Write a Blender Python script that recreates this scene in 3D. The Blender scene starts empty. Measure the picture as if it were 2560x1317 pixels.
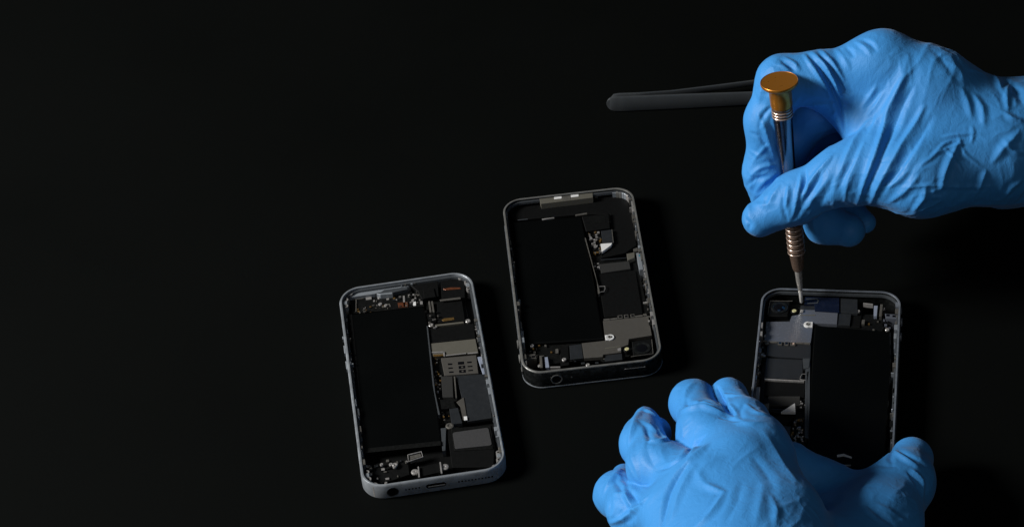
import bpy, bmesh, math, random
import numpy as np
from mathutils import Vector, Matrix
from mathutils.bvhtree import BVHTree

MM = 0.001
sc = bpy.context.scene
# ------------------------------------------------------------------ camera
IW, IH = 2560.0, 1317.0
FPX, PITCH, ROLL, CAMH = 6719.945, 0.70496556, -0.10524767, 764.77
OFF = np.array([50.0, 850.0, 0.0])               # the table's own origin, mm
_c, _s = math.cos(PITCH), math.sin(PITCH)
FWD = np.array([0, _c, -_s]); _r = np.array([1, 0, 0.]); _u = np.array([0, _s, _c])
RGT = math.cos(ROLL)*_r + math.sin(ROLL)*_u
UPV = -math.sin(ROLL)*_r + math.cos(ROLL)*_u
CAMO = np.array([0, 0, CAMH]) - OFF
cam_data = bpy.data.cameras.new('camera'); cam = bpy.data.objects.new('camera', cam_data)
sc.collection.objects.link(cam)
cam_data.sensor_width = 36; cam_data.lens = FPX/IW*36; cam_data.clip_start = 0.02; cam_data.clip_end = 20
M = Matrix.Identity(4)
for i in range(3):
    M[i][0] = RGT[i]; M[i][1] = UPV[i]; M[i][2] = -FWD[i]; M[i][3] = CAMO[i]*MM
cam.matrix_world = M
sc.camera = cam
# ------------------------------------------------------------------ light
sc.view_settings.view_transform = 'Standard'; sc.view_settings.look = 'None'
sc.view_settings.exposure = 0.0; sc.view_settings.gamma = 1.0
world = bpy.data.worlds.new('World'); sc.world = world; world.use_nodes = True
world.node_tree.nodes['Background'].inputs[0].default_value = (0.8, 0.9, 1.0, 1)
world.node_tree.nodes['Background'].inputs[1].default_value = 0.030
def area(name, loc, target, size, power, col):
    l = bpy.data.lights.new(name, 'AREA'); l.shape = 'RECTANGLE'; l.size, l.size_y = size
    l.energy = power; l.color = col
    o = bpy.data.objects.new(name, l); sc.collection.objects.link(o)
    o.location = loc
    o.rotation_euler = (Vector(target)-Vector(loc)).to_track_quat('-Z', 'Y').to_euler()
    return o
area('key_softbox', (-1.36, -0.07, 0.90), (0.10, 0.0, 0.04), (0.42, 0.42), 42.0, (1.0, 0.985, 0.96))
area('front_fill', (0.25, -1.15, 0.75), (0.05, 0.0, 0.03), (0.6, 0.6), 1.2, (1.0, 0.98, 0.96))

# ------------------------------------------------------------------ pixel <-> table helpers (mm)
def ray(px, py):
    return FWD + RGT*((px-IW/2)/FPX) - UPV*((py-IH/2)/FPX)
def at_z(px, py, z):
    d = ray(px, py); return CAMO + d*((z-CAMO[2])/d[2])
def at_d(px, py, dep):
    return CAMO + ray(px, py)*dep
def to_px(p):
    d = np.asarray(p, float)-CAMO; z = d@FWD
    return IW/2+FPX*(d@RGT)/z, IH/2-FPX*(d@UPV)/z

# ------------------------------------------------------------------ materials
MATS = {}
def mat(name, col, rough=0.5, metal=0.0, spec=0.5, bump=0.0, scale=400.0, vary=0.0, coat=0.0, stretch=None, emis=0, vscale=None):
    if name in MATS: return MATS[name]
    m = bpy.data.materials.new(name); m.use_nodes = True; nt = m.node_tree
    b = nt.nodes['Principled BSDF']
    b.inputs['Base Color'].default_value = (*col, 1); b.inputs['Roughness'].default_value = rough
    b.inputs['Metallic'].default_value = metal; b.inputs['Specular IOR Level'].default_value = spec
    b.inputs['Coat Weight'].default_value = coat
    tc = nt.nodes.new('ShaderNodeTexCoord'); mp = nt.nodes.new('ShaderNodeMapping')
    nt.links.new(tc.outputs['Object'], mp.inputs[0])
    if stretch: mp.inputs['Scale'].default_value = stretch
    n = nt.nodes.new('ShaderNodeTexNoise'); n.inputs['Scale'].default_value = scale; n.inputs['Detail'].default_value = 5
    nt.links.new(mp.outputs[0], n.inputs[0])
    if bump:
        bp = nt.nodes.new('ShaderNodeBump'); bp.inputs['Strength'].default_value = 1; bp.inputs['Distance'].default_value = bump*MM
        nt.links.new(n.outputs[0], bp.inputs['Height']); nt.links.new(bp.outputs[0], b.inputs['Normal'])
    if vary:
        n2 = nt.nodes.new('ShaderNodeTexNoise'); n2.inputs['Scale'].default_value = vscale or scale*0.3; n2.inputs['Detail'].default_value = 6
        nt.links.new(mp.outputs[0], n2.inputs[0])
        r = nt.nodes.new('ShaderNodeMapRange'); r.inputs[1].default_value = .3; r.inputs[2].default_value = .7
        r.inputs[3].default_value = max(0.02, rough-vary); r.inputs[4].default_value = min(1, rough+vary)
        nt.links.new(n2.outputs[0], r.inputs[0]); nt.links.new(r.outputs[0], b.inputs['Roughness'])
        mx = nt.nodes.new('ShaderNodeMix'); mx.data_type = 'RGBA'
        mx.inputs[6].default_value = tuple(c*(1-vary) for c in col)+(1,); mx.inputs[7].default_value = tuple(min(1, c*(1+vary)) for c in col)+(1,)
        nt.links.new(n2.outputs[0], mx.inputs[0]); nt.links.new(mx.outputs[2], b.inputs['Base Color'])
    MATS[name] = m
    return m
m_table = mat('table_black', (0.0015, 0.0019, 0.0017), 0.75, 0, 0.045, 0.03, 900, 0.08, vscale=9)
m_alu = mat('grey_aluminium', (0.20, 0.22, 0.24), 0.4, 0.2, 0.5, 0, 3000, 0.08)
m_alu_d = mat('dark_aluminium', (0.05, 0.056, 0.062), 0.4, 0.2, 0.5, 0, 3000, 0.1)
m_rim = mat('brushed_rim', (0.23, 0.25, 0.27), 0.34, 0.3, 0.5, 0.01, 500, 0.3, vscale=260)
m_steel = mat('steel_rim', (0.15, 0.15, 0.142), 0.33, 0.3, 0.5, 0.008, 500, 0.3, vscale=260)
m_band = mat('dark_band', (0.008, 0.009, 0.009), 0.32, 0.2, 0.5, 0.01, 2000, 0.3)
m_black = mat('black_plastic', (0.0022, 0.0024, 0.0024), 0.6, 0, 0.15, 0, 2500, 0.05)
m_batt = mat('battery_wrap', (0.0008, 0.0011, 0.0011), 0.45, 0, 0.10, 0.03, 120, 0.04)
m_pcb = mat('black_board', (0.0032, 0.0035, 0.0033), 0.5, 0, 0.2, 0, 3000, 0.1)
m_shield = mat('dull_shield', (0.066, 0.062, 0.055), 0.45, 0.1, 0.4, 0, 2500, 0.06)
m_shield2 = mat('warm_shield', (0.10, 0.095, 0.078), 0.42, 0.1, 0.4, 0, 2500, 0.06)
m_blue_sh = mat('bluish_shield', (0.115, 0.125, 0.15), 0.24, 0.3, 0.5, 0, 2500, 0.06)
m_navy = mat('navy_film', (0.006, 0.010, 0.026), 0.3, 0.2, 0.5, 0.01, 1500, 0.15)
m_greyf = mat('grey_foam', (0.022, 0.022, 0.021), 0.8, 0, 0.2, 0, 3500, 0.1)
m_greysq = mat('grey_mesh', (0.036, 0.036, 0.037), 0.7, 0, 0.3, 0.02, 4500, 0.1)
m_chipg = mat('slate_chip', (0.016, 0.018, 0.0205), 0.4, 0, 0.4, 0, 1500, 0.08)
m_solder = mat('solder', (0.30, 0.29, 0.28), 0.28, 0.4, 0.5, 0.02, 3000, 0.2)
m_solderd = mat('dull_solder', (0.10, 0.095, 0.085), 0.38, 0.3, 0.5, 0.02, 3000, 0.2)
m_gold = mat('gold_contact', (0.25, 0.15, 0.05), 0.35, 0.7, 0.5, 0.01, 3000, 0.2)
m_copper = mat('copper_foil', (0.13, 0.042, 0.018), 0.4, 0.4, 0.5, 0.01, 3000, 0.2)
m_white = mat('white_sticker', (0.60, 0.60, 0.59), 0.6, 0, 0.3, 0.01, 2500, 0.06)
m_pale = mat('pale_strip', (0.22, 0.25, 0.32), 0.45, 0.1, 0.4, 0.01, 2500, 0.08)
m_glass = mat('lens_glass', (0.002, 0.002, 0.003), 0.06, 0, 0.8)
m_led = mat('flash_diffuser', (0.45, 0.42, 0.22), 0.3, 0, 0.5, 0.03, 2500, 0.3)
m_chrome = mat('dark_chrome', (0.20, 0.19, 0.22), 0.16, 1.0, 0.5, 0.004, 900, 0.2, stretch=(1, 1, 0.1))
m_bronze = mat('bronze_knurl', (0.20, 0.135, 0.10), 0.3, 0.6, 0.5, 0.01, 2500, 0.15)
m_groove = mat('groove_dark', (0.03, 0.022, 0.018), 0.4, 0.8, 0.5)
m_ring = mat('bright_ring', (0.55, 0.42, 0.35), 0.25, 0.6, 0.5)
m_cap = mat('orange_anodised', (0.48, 0.185, 0.022), 0.3, 0.65, 0.5, 0, 1800, 0.03)
m_blade = mat('blade_steel', (0.42, 0.40, 0.37), 0.25, 0.6, 0.5, 0, 1500, 0.15)
m_tweez = mat('black_coated_steel', (0.046, 0.051, 0.055), 0.34, 0.15, 0.5, 0.0, 900, 0.06)

def glove_mat(name, col):
    m = bpy.data.materials.new(name); m.use_nodes = True; nt = m.node_tree; N = nt.nodes.new; L = nt.links.new
    b = nt.nodes['Principled BSDF']
    b.inputs['Roughness'].default_value = 0.56; b.inputs['Specular IOR Level'].default_value = 0.26
    b.inputs['Sheen Weight'].default_value = 0.08; b.inputs['Sheen Roughness'].default_value = 0.4
    b.inputs['Subsurface Weight'].default_value = 0.0
    tc = N('ShaderNodeTexCoord')
    # thin latex: slight colour variation where it stretches
    n0 = N('ShaderNodeTexNoise'); n0.inputs['Scale'].default_value = 38; n0.inputs['Detail'].default_value = 4
    L(tc.outputs['Object'], n0.inputs[0])
    mx = N('ShaderNodeMix'); mx.data_type = 'RGBA'
    mx.inputs[6].default_value = tuple(c*0.86 for c in col)+(1,); mx.inputs[7].default_value = tuple(min(1, c*1.14) for c in col)+(1,)
    L(n0.outputs[0], mx.inputs[0]); L(mx.outputs[2], b.inputs['Base Color'])
    # fine stipple + crinkle bump
    n1 = N('ShaderNodeTexNoise'); n1.inputs['Scale'].default_value = 1700; n1.inputs['Detail'].default_value = 2
    L(tc.outputs['Object'], n1.inputs[0])
    b1 = N('ShaderNodeBump'); b1.inputs['Distance'].default_value = 0.07*MM; L(n1.outputs[0], b1.inputs['Height'])
    mp = N('ShaderNodeMapping'); mp.inputs['Rotation'].default_value = (0.3, 0.9, 0.4); mp.inputs['Scale'].default_value = (1, 1, 0.35)
    L(tc.outputs['Object'], mp.inputs[0])
    n2 = N('ShaderNodeTexNoise'); n2.inputs['Scale'].default_value = 260; n2.inputs['Detail'].default_value = 4; n2.inputs['Distortion'].default_value = 0.8
    L(mp.outputs[0], n2.inputs[0])
    b2 = N('ShaderNodeBump'); b2.inputs['Distance'].default_value = 0.28*MM; L(n2.outputs[0], b2.inputs['Height']); L(b1.outputs[0], b2.inputs['Normal'])
    mp3 = N('ShaderNodeMapping'); mp3.inputs['Rotation'].default_value = (0.9, 0.2, 1.1); mp3.inputs['Scale'].default_value = (1, 0.4, 1)
    L(tc.outputs['Object'], mp3.inputs[0])
    n3 = N('ShaderNodeTexNoise'); n3.noise_type = 'RIDGED_MULTIFRACTAL'; n3.inputs['Scale'].default_value = 95; n3.inputs['Detail'].default_value = 3; n3.inputs['Distortion'].default_value = 0.4
    L(mp3.outputs[0], n3.inputs[0])
    n4 = N('ShaderNodeTexNoise'); n4.inputs['Scale'].default_value = 45; L(tc.outputs['Object'], n4.inputs[0])
    r4 = N('ShaderNodeMapRange'); r4.inputs[1].default_value = .45; r4.inputs[2].default_value = .65; L(n4.outputs[0], r4.inputs[0])
    m4 = N('ShaderNodeMath'); m4.operation = 'MULTIPLY'; L(n3.outputs[0], m4.inputs[0]); L(r4.outputs[0], m4.inputs[1])
    b3 = N('ShaderNodeBump'); b3.inputs['Distance'].default_value = 0.30*MM; L(m4.outputs[0], b3.inputs['Height']); L(b2.outputs[0], b3.inputs['Normal'])
    rr4 = N('ShaderNodeMapRange'); rr4.inputs[3].default_value = .46; rr4.inputs[4].default_value = .64; L(n0.outputs[0], rr4.inputs[0]); L(rr4.outputs[0], b.inputs['Roughness'])
    L(b3.outputs[0], b.inputs['Normal'])
    return m
m_glove = glove_mat('blue_nitrile', (0.042, 0.240, 0.58))

# ------------------------------------------------------------------ mesh helpers (input mm)
COL = sc.collection
class MB:
    def __init__(s): s.v = []; s.f = []
    def add(s, v, f):
        n = len(s.v); s.v += [tuple(map(float, p)) for p in v]; s.f += [tuple(i+n for i in q) for q in f]; return s
    def prism(s, poly, z0, z1, bev=0.0):
        poly = [tuple(p[:2]) for p in poly]
        a = sum(poly[i][0]*poly[(i+1) % len(poly)][1]-poly[(i+1) % len(poly)][0]*poly[i][1] for i in range(len(poly)))
        if a < 0: poly = poly[::-1]
        n = len(poly)
        rings = [(poly, z0)]
        if bev > 0:
            rings += [(poly, z1-bev), (inset(poly, bev), z1)]
        else: rings += [(poly, z1)]
        v = [(x, y, z) for r, z in rings for x, y in r]
        f = [tuple(range(n))[::-1]]
        for k in range(len(rings)-1):
            for i in range(n):
                j = (i+1) % n; f.append((k*n+i, k*n+j, (k+1)*n+j, (k+1)*n+i))
        f.append(tuple(range((len(rings)-1)*n, len(rings)*n)))
        return s.add(v, f)
    def box(s, cx, cy, w, h, z0, z1, rot=0, bev=0.0):
        c, t = math.cos(rot), math.sin(rot)
        q = [(-w/2, -h/2), (w/2, -h/2), (w/2, h/2), (-w/2, h/2)]
        return s.prism([(cx+a*c-b*t, cy+a*t+b*c) for a, b in q], z0, z1, bev)
    def disc(s, cx, cy, r, z0, z1, n=20, bev=0.0):
        return s.prism([(cx+r*math.cos(2*math.pi*i/n), cy+r*math.sin(2*math.pi*i/n)) for i in range(n)], z0, z1, bev)
    def ring(s, cx, cy, r0, r1, z0, z1, n=24):
        return s.lathe([(r0, z0), (r1, z0), (r1, z1), (r0, z1)], (cx, cy, 0), (0, 0, 1), n, close=True)
    def lathe(s, prof, o, ax, n=32, close=False):
        ax = Vector(ax).normalized(); u = ax.orthogonal().normalized(); w = ax.cross(u); o = Vector(o)
        v = []
        for r, z in prof:
            for i in range(n):
                a = 2*math.pi*i/n; v.append(tuple(o+ax*z+(u*math.cos(a)+w*math.sin(a))*r))
        f = []; m = len(prof)
        for k in range(m if close else m-1):
            k2 = (k+1) % m
            for i in range(n):
                j = (i+1) % n; f.append((k*n+i, k*n+j, k2*n+j, k2*n+i))
        if not close:
            f.append(tuple(range(n))[::-1]); f.append(tuple(range((m-1)*n, m*n)))
        return s.add(v, f)
    def tube(s, pts, r, n=8):
        pts = [Vector(p) for p in pts]; v = []; f = []
        for k, p in enumerate(pts):
            d = (pts[min(k+1, len(pts)-1)]-pts[max(k-1, 0)]).normalized()
            u = d.cross(Vector((0, 0, 1)))
            if u.length < 1e-3: u = Vector((1, 0, 0))
            u.normalize(); w = d.cross(u)
            for i in range(n):
                a = 2*math.pi*i/n; v.append(tuple(p+(u*math.cos(a)+w*math.sin(a))*r))
        for k in range(len(pts)-1):
            for i in range(n):
                j = (i+1) % n; f.append((k*n+i, k*n+j, (k+1)*n+j, (k+1)*n+i))
        f.append(tuple(range(n))[::-1]); f.append(tuple(range((len(pts)-1)*n, len(pts)*n)))
        return s.add(v, f)
    def build(s, name, m, parent=None, smooth=False, auto=True):
        me = bpy.data.meshes.new(name); me.from_pydata([(a*MM, b*MM, c*MM) for a, b, c in s.v], [], s.f)
        bm = bmesh.new(); bm.from_mesh(me); bmesh.ops.recalc_face_normals(bm, faces=bm.faces); bm.to_mesh(me); bm.free()
        me.materials.append(m)
        if smooth:
            me.polygons.foreach_set('use_smooth', [True]*len(me.polygons))
            if auto: me.set_sharp_from_angle(angle=math.radians(35))
        o = bpy.data.objects.new(name, me); COL.objects.link(o)
        if parent: o.parent = parent
        return o
def inset(poly, d):
    n = len(poly); out = []
    for i in range(n):
        p0, p1, p2 = (Vector(poly[(i+k) % n]) for k in (-1, 0, 1))
        e1 = (p1-p0); e2 = (p2-p1)
        if e1.length < 1e-6 or e2.length < 1e-6: out.append(tuple(p1)); continue
        e1.normalize(); e2.normalize()
        n1 = Vector((-e1.y, e1.x)); n2 = Vector((-e2.y, e2.x)); b = n1+n2
        b = b/max(b.length_squared, .3)*2 if b.length > .3 else n1
        out.append(tuple(p1+b*d))
    return out
def tag(o, label=None, cat=None, group=None, kind=None):
    for k, v in (('label', label), ('category', cat), ('group', group), ('kind', kind)):
        if v: o[k] = v
    return o
def empty(name, loc, rz=0):
    o = bpy.data.objects.new(name, None); COL.objects.link(o); o.location = [c*MM for c in loc]; o.rotation_euler = (0, 0, rz)
    o.empty_display_size = 0.02
    return o

# ------------------------------------------------------------------ the table
tb = MB().add([(-3000, -1500, 0), (3000, -1500, 0), (3000, 3500, 0), (-3000, 3500, 0)], [(0, 1, 2, 3)])
tag(tb.build('table_surface', m_table), kind='structure')

# ------------------------------------------------------------------ phones
class Phone:
    def __init__(s, root, pose, real=None, proj=None):
        s.root = root; s.x, s.y, s.t = pose; s.H = None
        if real: s.H = homog(real, proj)
    def q(s, px, py, z):                                  # a point of the photo on this phone's plane z -> phone mm
        if s.H is not None:
            w = s.H @ np.array([px, py, 1.0]); px, py = w[0]/w[2], w[1]/w[2]
        p = at_z(px, py, z); dx, dy = p[0]-s.x, p[1]-s.y
        c, t = math.cos(-s.t), math.sin(-s.t)
        return (dx*c-dy*t, dx*t+dy*c)
    def P(s, pts, z): return [s.q(a, b, z) for a, b in pts]
def homog(a, b):
    A = []; B = []
    for (x, y), (u, v) in zip(a, b):
        A += [[x, y, 1, 0, 0, 0, -u*x, -u*y], [0, 0, 0, x, y, 1, -v*x, -v*y]]; B += [u, v]
    h = np.linalg.solve(np.array(A, float), np.array(B, float)); return np.append(h, 1).reshape(3, 3)
def rrect(w, l, r, n=10):
    out = []
    for cx, cy, a0 in ((w/2-r, l/2-r, 0), (-w/2+r, l/2-r, 90), (-w/2+r, -l/2+r, 180), (w/2-r, -l/2+r, 270)):
        for i in range(n+1):
            a = math.radians(a0+90*i/n); out.append((cx+r*math.cos(a), cy+r*math.sin(a)))
    return out
def frame_ring(w, l, r, prof, seg=10):
    """prof: closed list of (inward offset, z)"""
    mb = MB(); rings = [[(x, y, z) for x, y in rrect(w-2*o, l-2*o, max(r-o, 0.6), seg)] for o, z in prof]
    n = len(rings[0]); v = [p for rg in rings for p in rg]; f = []; m = len(prof)
    for k in range(m):
        k2 = (k+1) % m
        for i in range(n):
            j = (i+1) % n; f.append((k*n+i, k*n+j, k2*n+j, k2*n+i))
    return mb.add(v, f)
def screw(parent, x, y, z, r=0.8, m=None, name='screw'):
    mb = MB(); mb.lathe([(r, z-0.6), (r, z), (r*0.85, z+0.15), (r*0.35, z+0.15), (r*0.25, z-0.05)], (x, y, 0), (0, 0, 1), 14)
    return mb.build(name, m or m_solder, parent, True)
def side_fittings(parent, rng, x, y0, y1, z0, z1, sgn, dens=1.0, name='rim_clip', m=(None,)):
    """little brackets, lugs and rivets fixed along the inside of the rim"""
    y = y0
    while y < y1:
        h = rng.uniform(0.8, 4.5); w = rng.uniform(0.5, 1.5)
        if rng.random() < dens:
            mb = MB(); k = rng.random()
            xx = x-sgn*w/2
            zt = z1-rng.uniform(0.0, 1.0)
            if k < .55: mb.box(xx, y+h/2, w, h, z0, zt, 0, 0.1)
            elif k < .8:
                mb.box(xx, y+h/2, w, h, z0, zt-.8, 0, .1); mb.disc(x-sgn*w*.6, y+h/2, min(w, h)*.4, zt-.8, zt, 10, .08)
            else:
                mb.box(xx+sgn*w*.25, y+h/2, w*.5, h, z0, zt, 0, .05); mb.box(x-sgn*w*.9, y+.4, w, .6, z0, zt-.3, 0, .05)
            mb.build(name, rng.choice(m), parent)
        y += h+rng.uniform(0.3, 2.5)
def smd(parent, ph, rng, quad, z, n, mats, smin=.35, smax=1.1, name='capacitor'):
    """tiny soldered components inside a quad given by four photo points"""
    q = [Vector(p) for p in ph.P(quad, z)]
    for i in range(n):
        u, v = rng.random(), rng.random()
        p = (q[0]*(1-u)+q[1]*u)*(1-v)+(q[3]*(1-u)+q[2]*u)*v
        w, h = rng.uniform(smin, smax), rng.uniform(smin, smax)
        mb = MB().box(p.x, p.y, w, h, z-0.4, z+rng.uniform(.1, .6), rng.choice((0, 0, .1, math.pi/2)), 0.06)
        mb.build(name, rng.choice(mats), parent)
def Z(s, ox, oy):
    return lambda *pts: [(a/s+ox, b/s+oy) for a, b in pts]
def slot_part(name, parent, m, cx, cz, w, h, y, depth=.25):
    """a small rounded slot or hole plate on the end face (plane y)"""
    n = 12; pts = []
    r = h/2
    for i in range(n+1):
        a = math.pi/2+math.pi*i/n; pts.append((-w/2+r+r*math.cos(a), r*math.sin(a)))
    for i in range(n+1):
        a = -math.pi/2+math.pi*i/n; pts.append((w/2-r+r*math.cos(a), r*math.sin(a)))
    k = len(pts); v = [(cx+a, y, cz+b) for a, b in pts]+[(cx+a, y-depth, cz+b) for a, b in pts]
    f = [tuple(range(k)), tuple(range(k, 2*k))[::-1]]+[(i, (i+1) % k, k+(i+1) % k, k+i) for i in range(k)]
    return MB().add(v, f).build(name, m, parent)

# ---- phone one: silver frame, left of the three
def phone_silver():
    W, L, T = 58.6, 123.8, 7.6
    pose = (-43.274548-OFF[0], 825.292242-OFF[1], 0.06196271)
    root = empty('opened_phone', (pose[0], pose[1], 0), pose[2])
    tag(root, 'leftmost opened phone, pale silver frame and copper strip at its top corner', 'phone', 'opened phones lying on the table')
    ph = Phone(root, pose, [(842, 718), (1183, 681), (1268, 1154), (905, 1233)], [(844, 722), (1178, 673), (1270, 1168), (906, 1222)])
    rng = random.Random(5)
    a = Z(4.115, 820, 660); b = Z(4.115, 820, 960)
    fr = frame_ring(W, L, 9.5, [(0.9, 0.0), (0.25, 0.35), (0, 0.9), (0, 6.7), (0.35, 7.45), (0.5, 7.6), (1.1, 7.6), (1.2, 7.5), (1.2, 1.0), (1.2, 0.4)], 14)
    fr = fr.build('frame', m_rim, root, True)
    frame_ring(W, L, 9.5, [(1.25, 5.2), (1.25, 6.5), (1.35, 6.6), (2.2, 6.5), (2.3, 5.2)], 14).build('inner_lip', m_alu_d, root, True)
    MB().prism(rrect(W-2.6, L-2.6, 8.2), 0.3, 1.1).build('back_panel', m_black, root)
    def part(name, pts, z0, z1, m, parent=root, bev=.12):
        return MB().prism(ph.P(pts, z1), z0, z1, bev).build(name, m, parent)
    # inner metal bands along the top edge
    part('top_bracket', a((215, 262), (560, 215), (790, 205), (860, 215), (860, 235), (700, 262), (500, 300), (230, 330)), 1, 5.6, m_alu)
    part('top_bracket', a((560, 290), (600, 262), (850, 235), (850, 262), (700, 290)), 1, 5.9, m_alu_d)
    part('top_bracket', a((520, 300), (690, 288), (690, 305), (560, 312)), 1, 6.2, m_alu)
    bt = part('battery', a((205, 512), (1015, 440), (1070, 660))+b((1185, 560), (1190, 600), (345, 715), (330, 640)), 1.1, 5.3, m_batt, bev=.5)
    part('battery_strip', b((372, 690), (1182, 568), (1186, 612), (380, 735)), 5.2, 5.45, m_pcb, bt, .05)
    part('battery_edge', a((205, 512), (250, 508), (330, 1317))+b((400, 690), (345, 700), (300, 0)), 5.2, 5.42, m_black, bt, .05)
    board = part('logic_board', a((1040, 390), (1420, 370), (1540, 900))+b((1700, 330), (1180, 400), (1110, 0)), 1.1, 3.0, m_pcb)
    tbd = part('upper_board', a((230, 340), (860, 300), (1010, 300), (1020, 438), (250, 505)), 1.1, 3.8, m_pcb)
    part('dark_module', a((880, 225), (1160, 185), (1170, 340), (1000, 370), (960, 290)), 1.1, 5.6, m_black)
    part('dark_module', a((1010, 270), (1120, 260), (1140, 345), (1020, 360)), 5.6, 6.1, m_black)
    cm = part('camera', a((1190, 200), (1380, 150), (1425, 190), (1430, 360), (1200, 380)), 1.1, 5.6, m_black)
    part('copper_strip', a((1215, 270), (1290, 258), (1385, 262), (1390, 276), (1240, 284)), 5.6, 5.8, m_copper, cm, .03)
    part('camera_lip', a((1180, 378), (1385, 358), (1390, 374), (1190, 392)), 5.3, 5.8, m_solderd, cm, .03)
    part('chip', a((1150, 400), (1400, 380), (1430, 590), (1160, 610)), 3.0, 4.4, m_black, board)
    part('contact_row', a((1200, 580), (1225, 566), (1320, 558), (1325, 580), (1215, 596)), 4.4, 4.6, m_gold, board, .03)
    for i in range(2):
        part('connector', a((1062+30*i, 392), (1080+30*i, 390), (1096+30*i, 500), (1078+30*i, 502)), 3, 5.0, m_solderd, board, .05)
    part('chip', a((1045, 520), (1130, 515), (1140, 600), (1050, 610)), 3, 4.6, m_black, board)
    part('retaining_bar', a((1130, 628), (1415, 600), (1420, 615), (1130, 645)), 3, 5.0, m_shield2, board, .05)
    part('chip', a((1075, 665), (1515, 622), (1532, 768), (1090, 812)), 3, 4.6, m_black, board)
    sh = part('shield', a((1085, 818), (1533, 772), (1560, 905), (1445, 912), (1240, 935), (1110, 945)), 3, 4.9, m_shield2, board)
    part('shield_lip', a((1235, 935), (1440, 912), (1440, 920), (1236, 944)), 4.9, 5.1, m_solder, sh, .02)
    part('shield_lip', a((1455, 912), (1555, 903), (1555, 912), (1456, 922)), 4.9, 5.1, m_solder, sh, .02)
    part('clip', a((1098, 903), (1222, 897), (1224, 906), (1100, 912)), 4.9, 5.4, m_solder, sh, .02)
    part('clip', a((1212, 900), (1226, 899), (1230, 945), (1216, 946)), 4.9, 5.4, m_solder, sh, .02)
    part('clip', a((1110, 930), (1216, 925), (1218, 940), (1120, 948)), 4.9, 5.3, m_gold, sh, .02)
    st = part('card_reader', a((1190, 965), (1540, 932), (1560, 1110), (1225, 1140)), 3, 4.9, m_shield, board)
    for qd in ([(1258, 1018), (1303, 1018), (1303, 1032), (1260, 1036)], [(1263, 1060), (1308, 1058), (1308, 1070), (1265, 1074)], [(1270, 1100), (1315, 1097), (1316, 1110), (1272, 1114)],
               [(1358, 1003), (1418, 998), (1422, 1026), (1360, 1030)], [(1366, 1044), (1430, 1038), (1432, 1066), (1368, 1072)], [(1370, 1084), (1436, 1078), (1438, 1108), (1372, 1112)],
               [(1450, 1000), (1494, 996), (1496, 1010), (1452, 1014)], [(1455, 1042), (1502, 1038), (1503, 1050), (1456, 1054)], [(1462, 1082), (1508, 1078), (1509, 1090), (1463, 1094)]):
        part('reader_slot', a(*qd), 4.8, 4.96, m_glass, st, .01)
    part('reader_contact', a((1392, 1048), (1410, 1047), (1411, 1060), (1393, 1062)), 4.96, 5.02, m_shield, st, .01)
    part('reader_contact', a((1396, 1088), (1414, 1086), (1415, 1100), (1397, 1102)), 4.96, 5.02, m_shield, st, .01)
    part('side_plate', a((1550, 952), (1635, 940), (1670, 1112), (1605, 1122)), 1.1, 4.6, m_pale)
    part('flex_cable', a((1190, 1150), (1305, 1145))+b((1312, 120), (1205, 125)), 3, 4.4, m_greyf, board)
    part('silver_rail', a((1318, 1148), (1332, 1147))+b((1348, 128), (1336, 130)), 3, 5.2, m_solderd, board, .05)
    part('chip', a((1345, 1140), (1640, 1118))+b((1690, 315), (1452, 360)), 3, 4.4, m_chipg, board)
    part('connector', b((1180, 150), (1310, 140), (1340, 225), (1190, 245)), 3, 4.6, m_pcb, board)
    part('chip', b((1272, 240), (1358, 225), (1400, 378), (1295, 392)), 3, 5.0, m_chipg, board)
    part('flex_cable', b((1345, 170), (1415, 120), (1450, 345), (1410, 350), (1380, 210)), 4.3, 4.7, m_shield, board, .03)
    part('contact_pad', b((1415, 312), (1448, 308), (1452, 345), (1420, 350)), 4.6, 5.0, m_white, board, .05)
    x, y = ph.q(*b((1275, 412))[0], 4.6)
    MB().lathe([(1.7, 3), (1.7, 4.6), (1.35, 4.8), (.9, 4.8), (.75, 4.5)], (x, y, 0), (0, 0, 1), 20).build('coaxial_socket', m_solderd, root, True)
    part('dark_module', b((1245, 440), (1690, 385), (1715, 600), (1700, 800), (1300, 830), (1275, 660)), 1.1, 4.2, m_black)
    sp = part('speaker', b((1290, 440), (1680, 390), (1700, 620), (1320, 660)), 4.2, 4.6, m_pcb)
    qd = ph.P(b((1303, 478), (1655, 412), (1690, 585), (1328, 642)), 4.9)
    # rounded mesh patch
    out = []
    for i in range(4):
        p0, p1, p2 = (Vector(qd[(i+k) % 4]) for k in (-1, 0, 1)); s1 = p1+(p0-p1).normalized()*1.1; s2 = p1+(p2-p1).normalized()*1.1
        for t in (0, .25, .5, .75, 1): out.append(tuple(s1*(1-t)**2+p1*2*t*(1-t)+s2*t*t))
    MB().prism(out, 4.6, 4.9, .05).build('speaker_mesh', m_greysq, sp)
    # lower assembly
    part('dark_module', b((450, 860), (640, 800), (840, 760), (860, 930), (690, 1000), (560, 1040), (480, 1000)), 1.1, 3.6, m_black)
    lp = ph.P(b((845, 732), (985, 690), (1000, 742), (850, 800)), 5.4)
    MB().tube([(*p, 5.4) for p in lp+lp[:1]], .28).build('loop_bracket', m_solder, root, True)
    part('loop_plate', b((860, 740), (975, 705), (985, 735), (865, 782)), 3, 5.2, m_solderd)
    part('port_housing', b((960, 850), (1175, 790), (1190, 880), (975, 945)), 1.1, 4.8, m_black)
    part('port_rail', b((945, 845), (958, 842), (968, 950), (952, 955)), 1.1, 5.8, m_solder, bev=.05)
    part('port_rail', b((1170, 785), (1184, 782), (1200, 895), (1184, 900)), 1.1, 5.8, m_solder, bev=.05)
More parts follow.
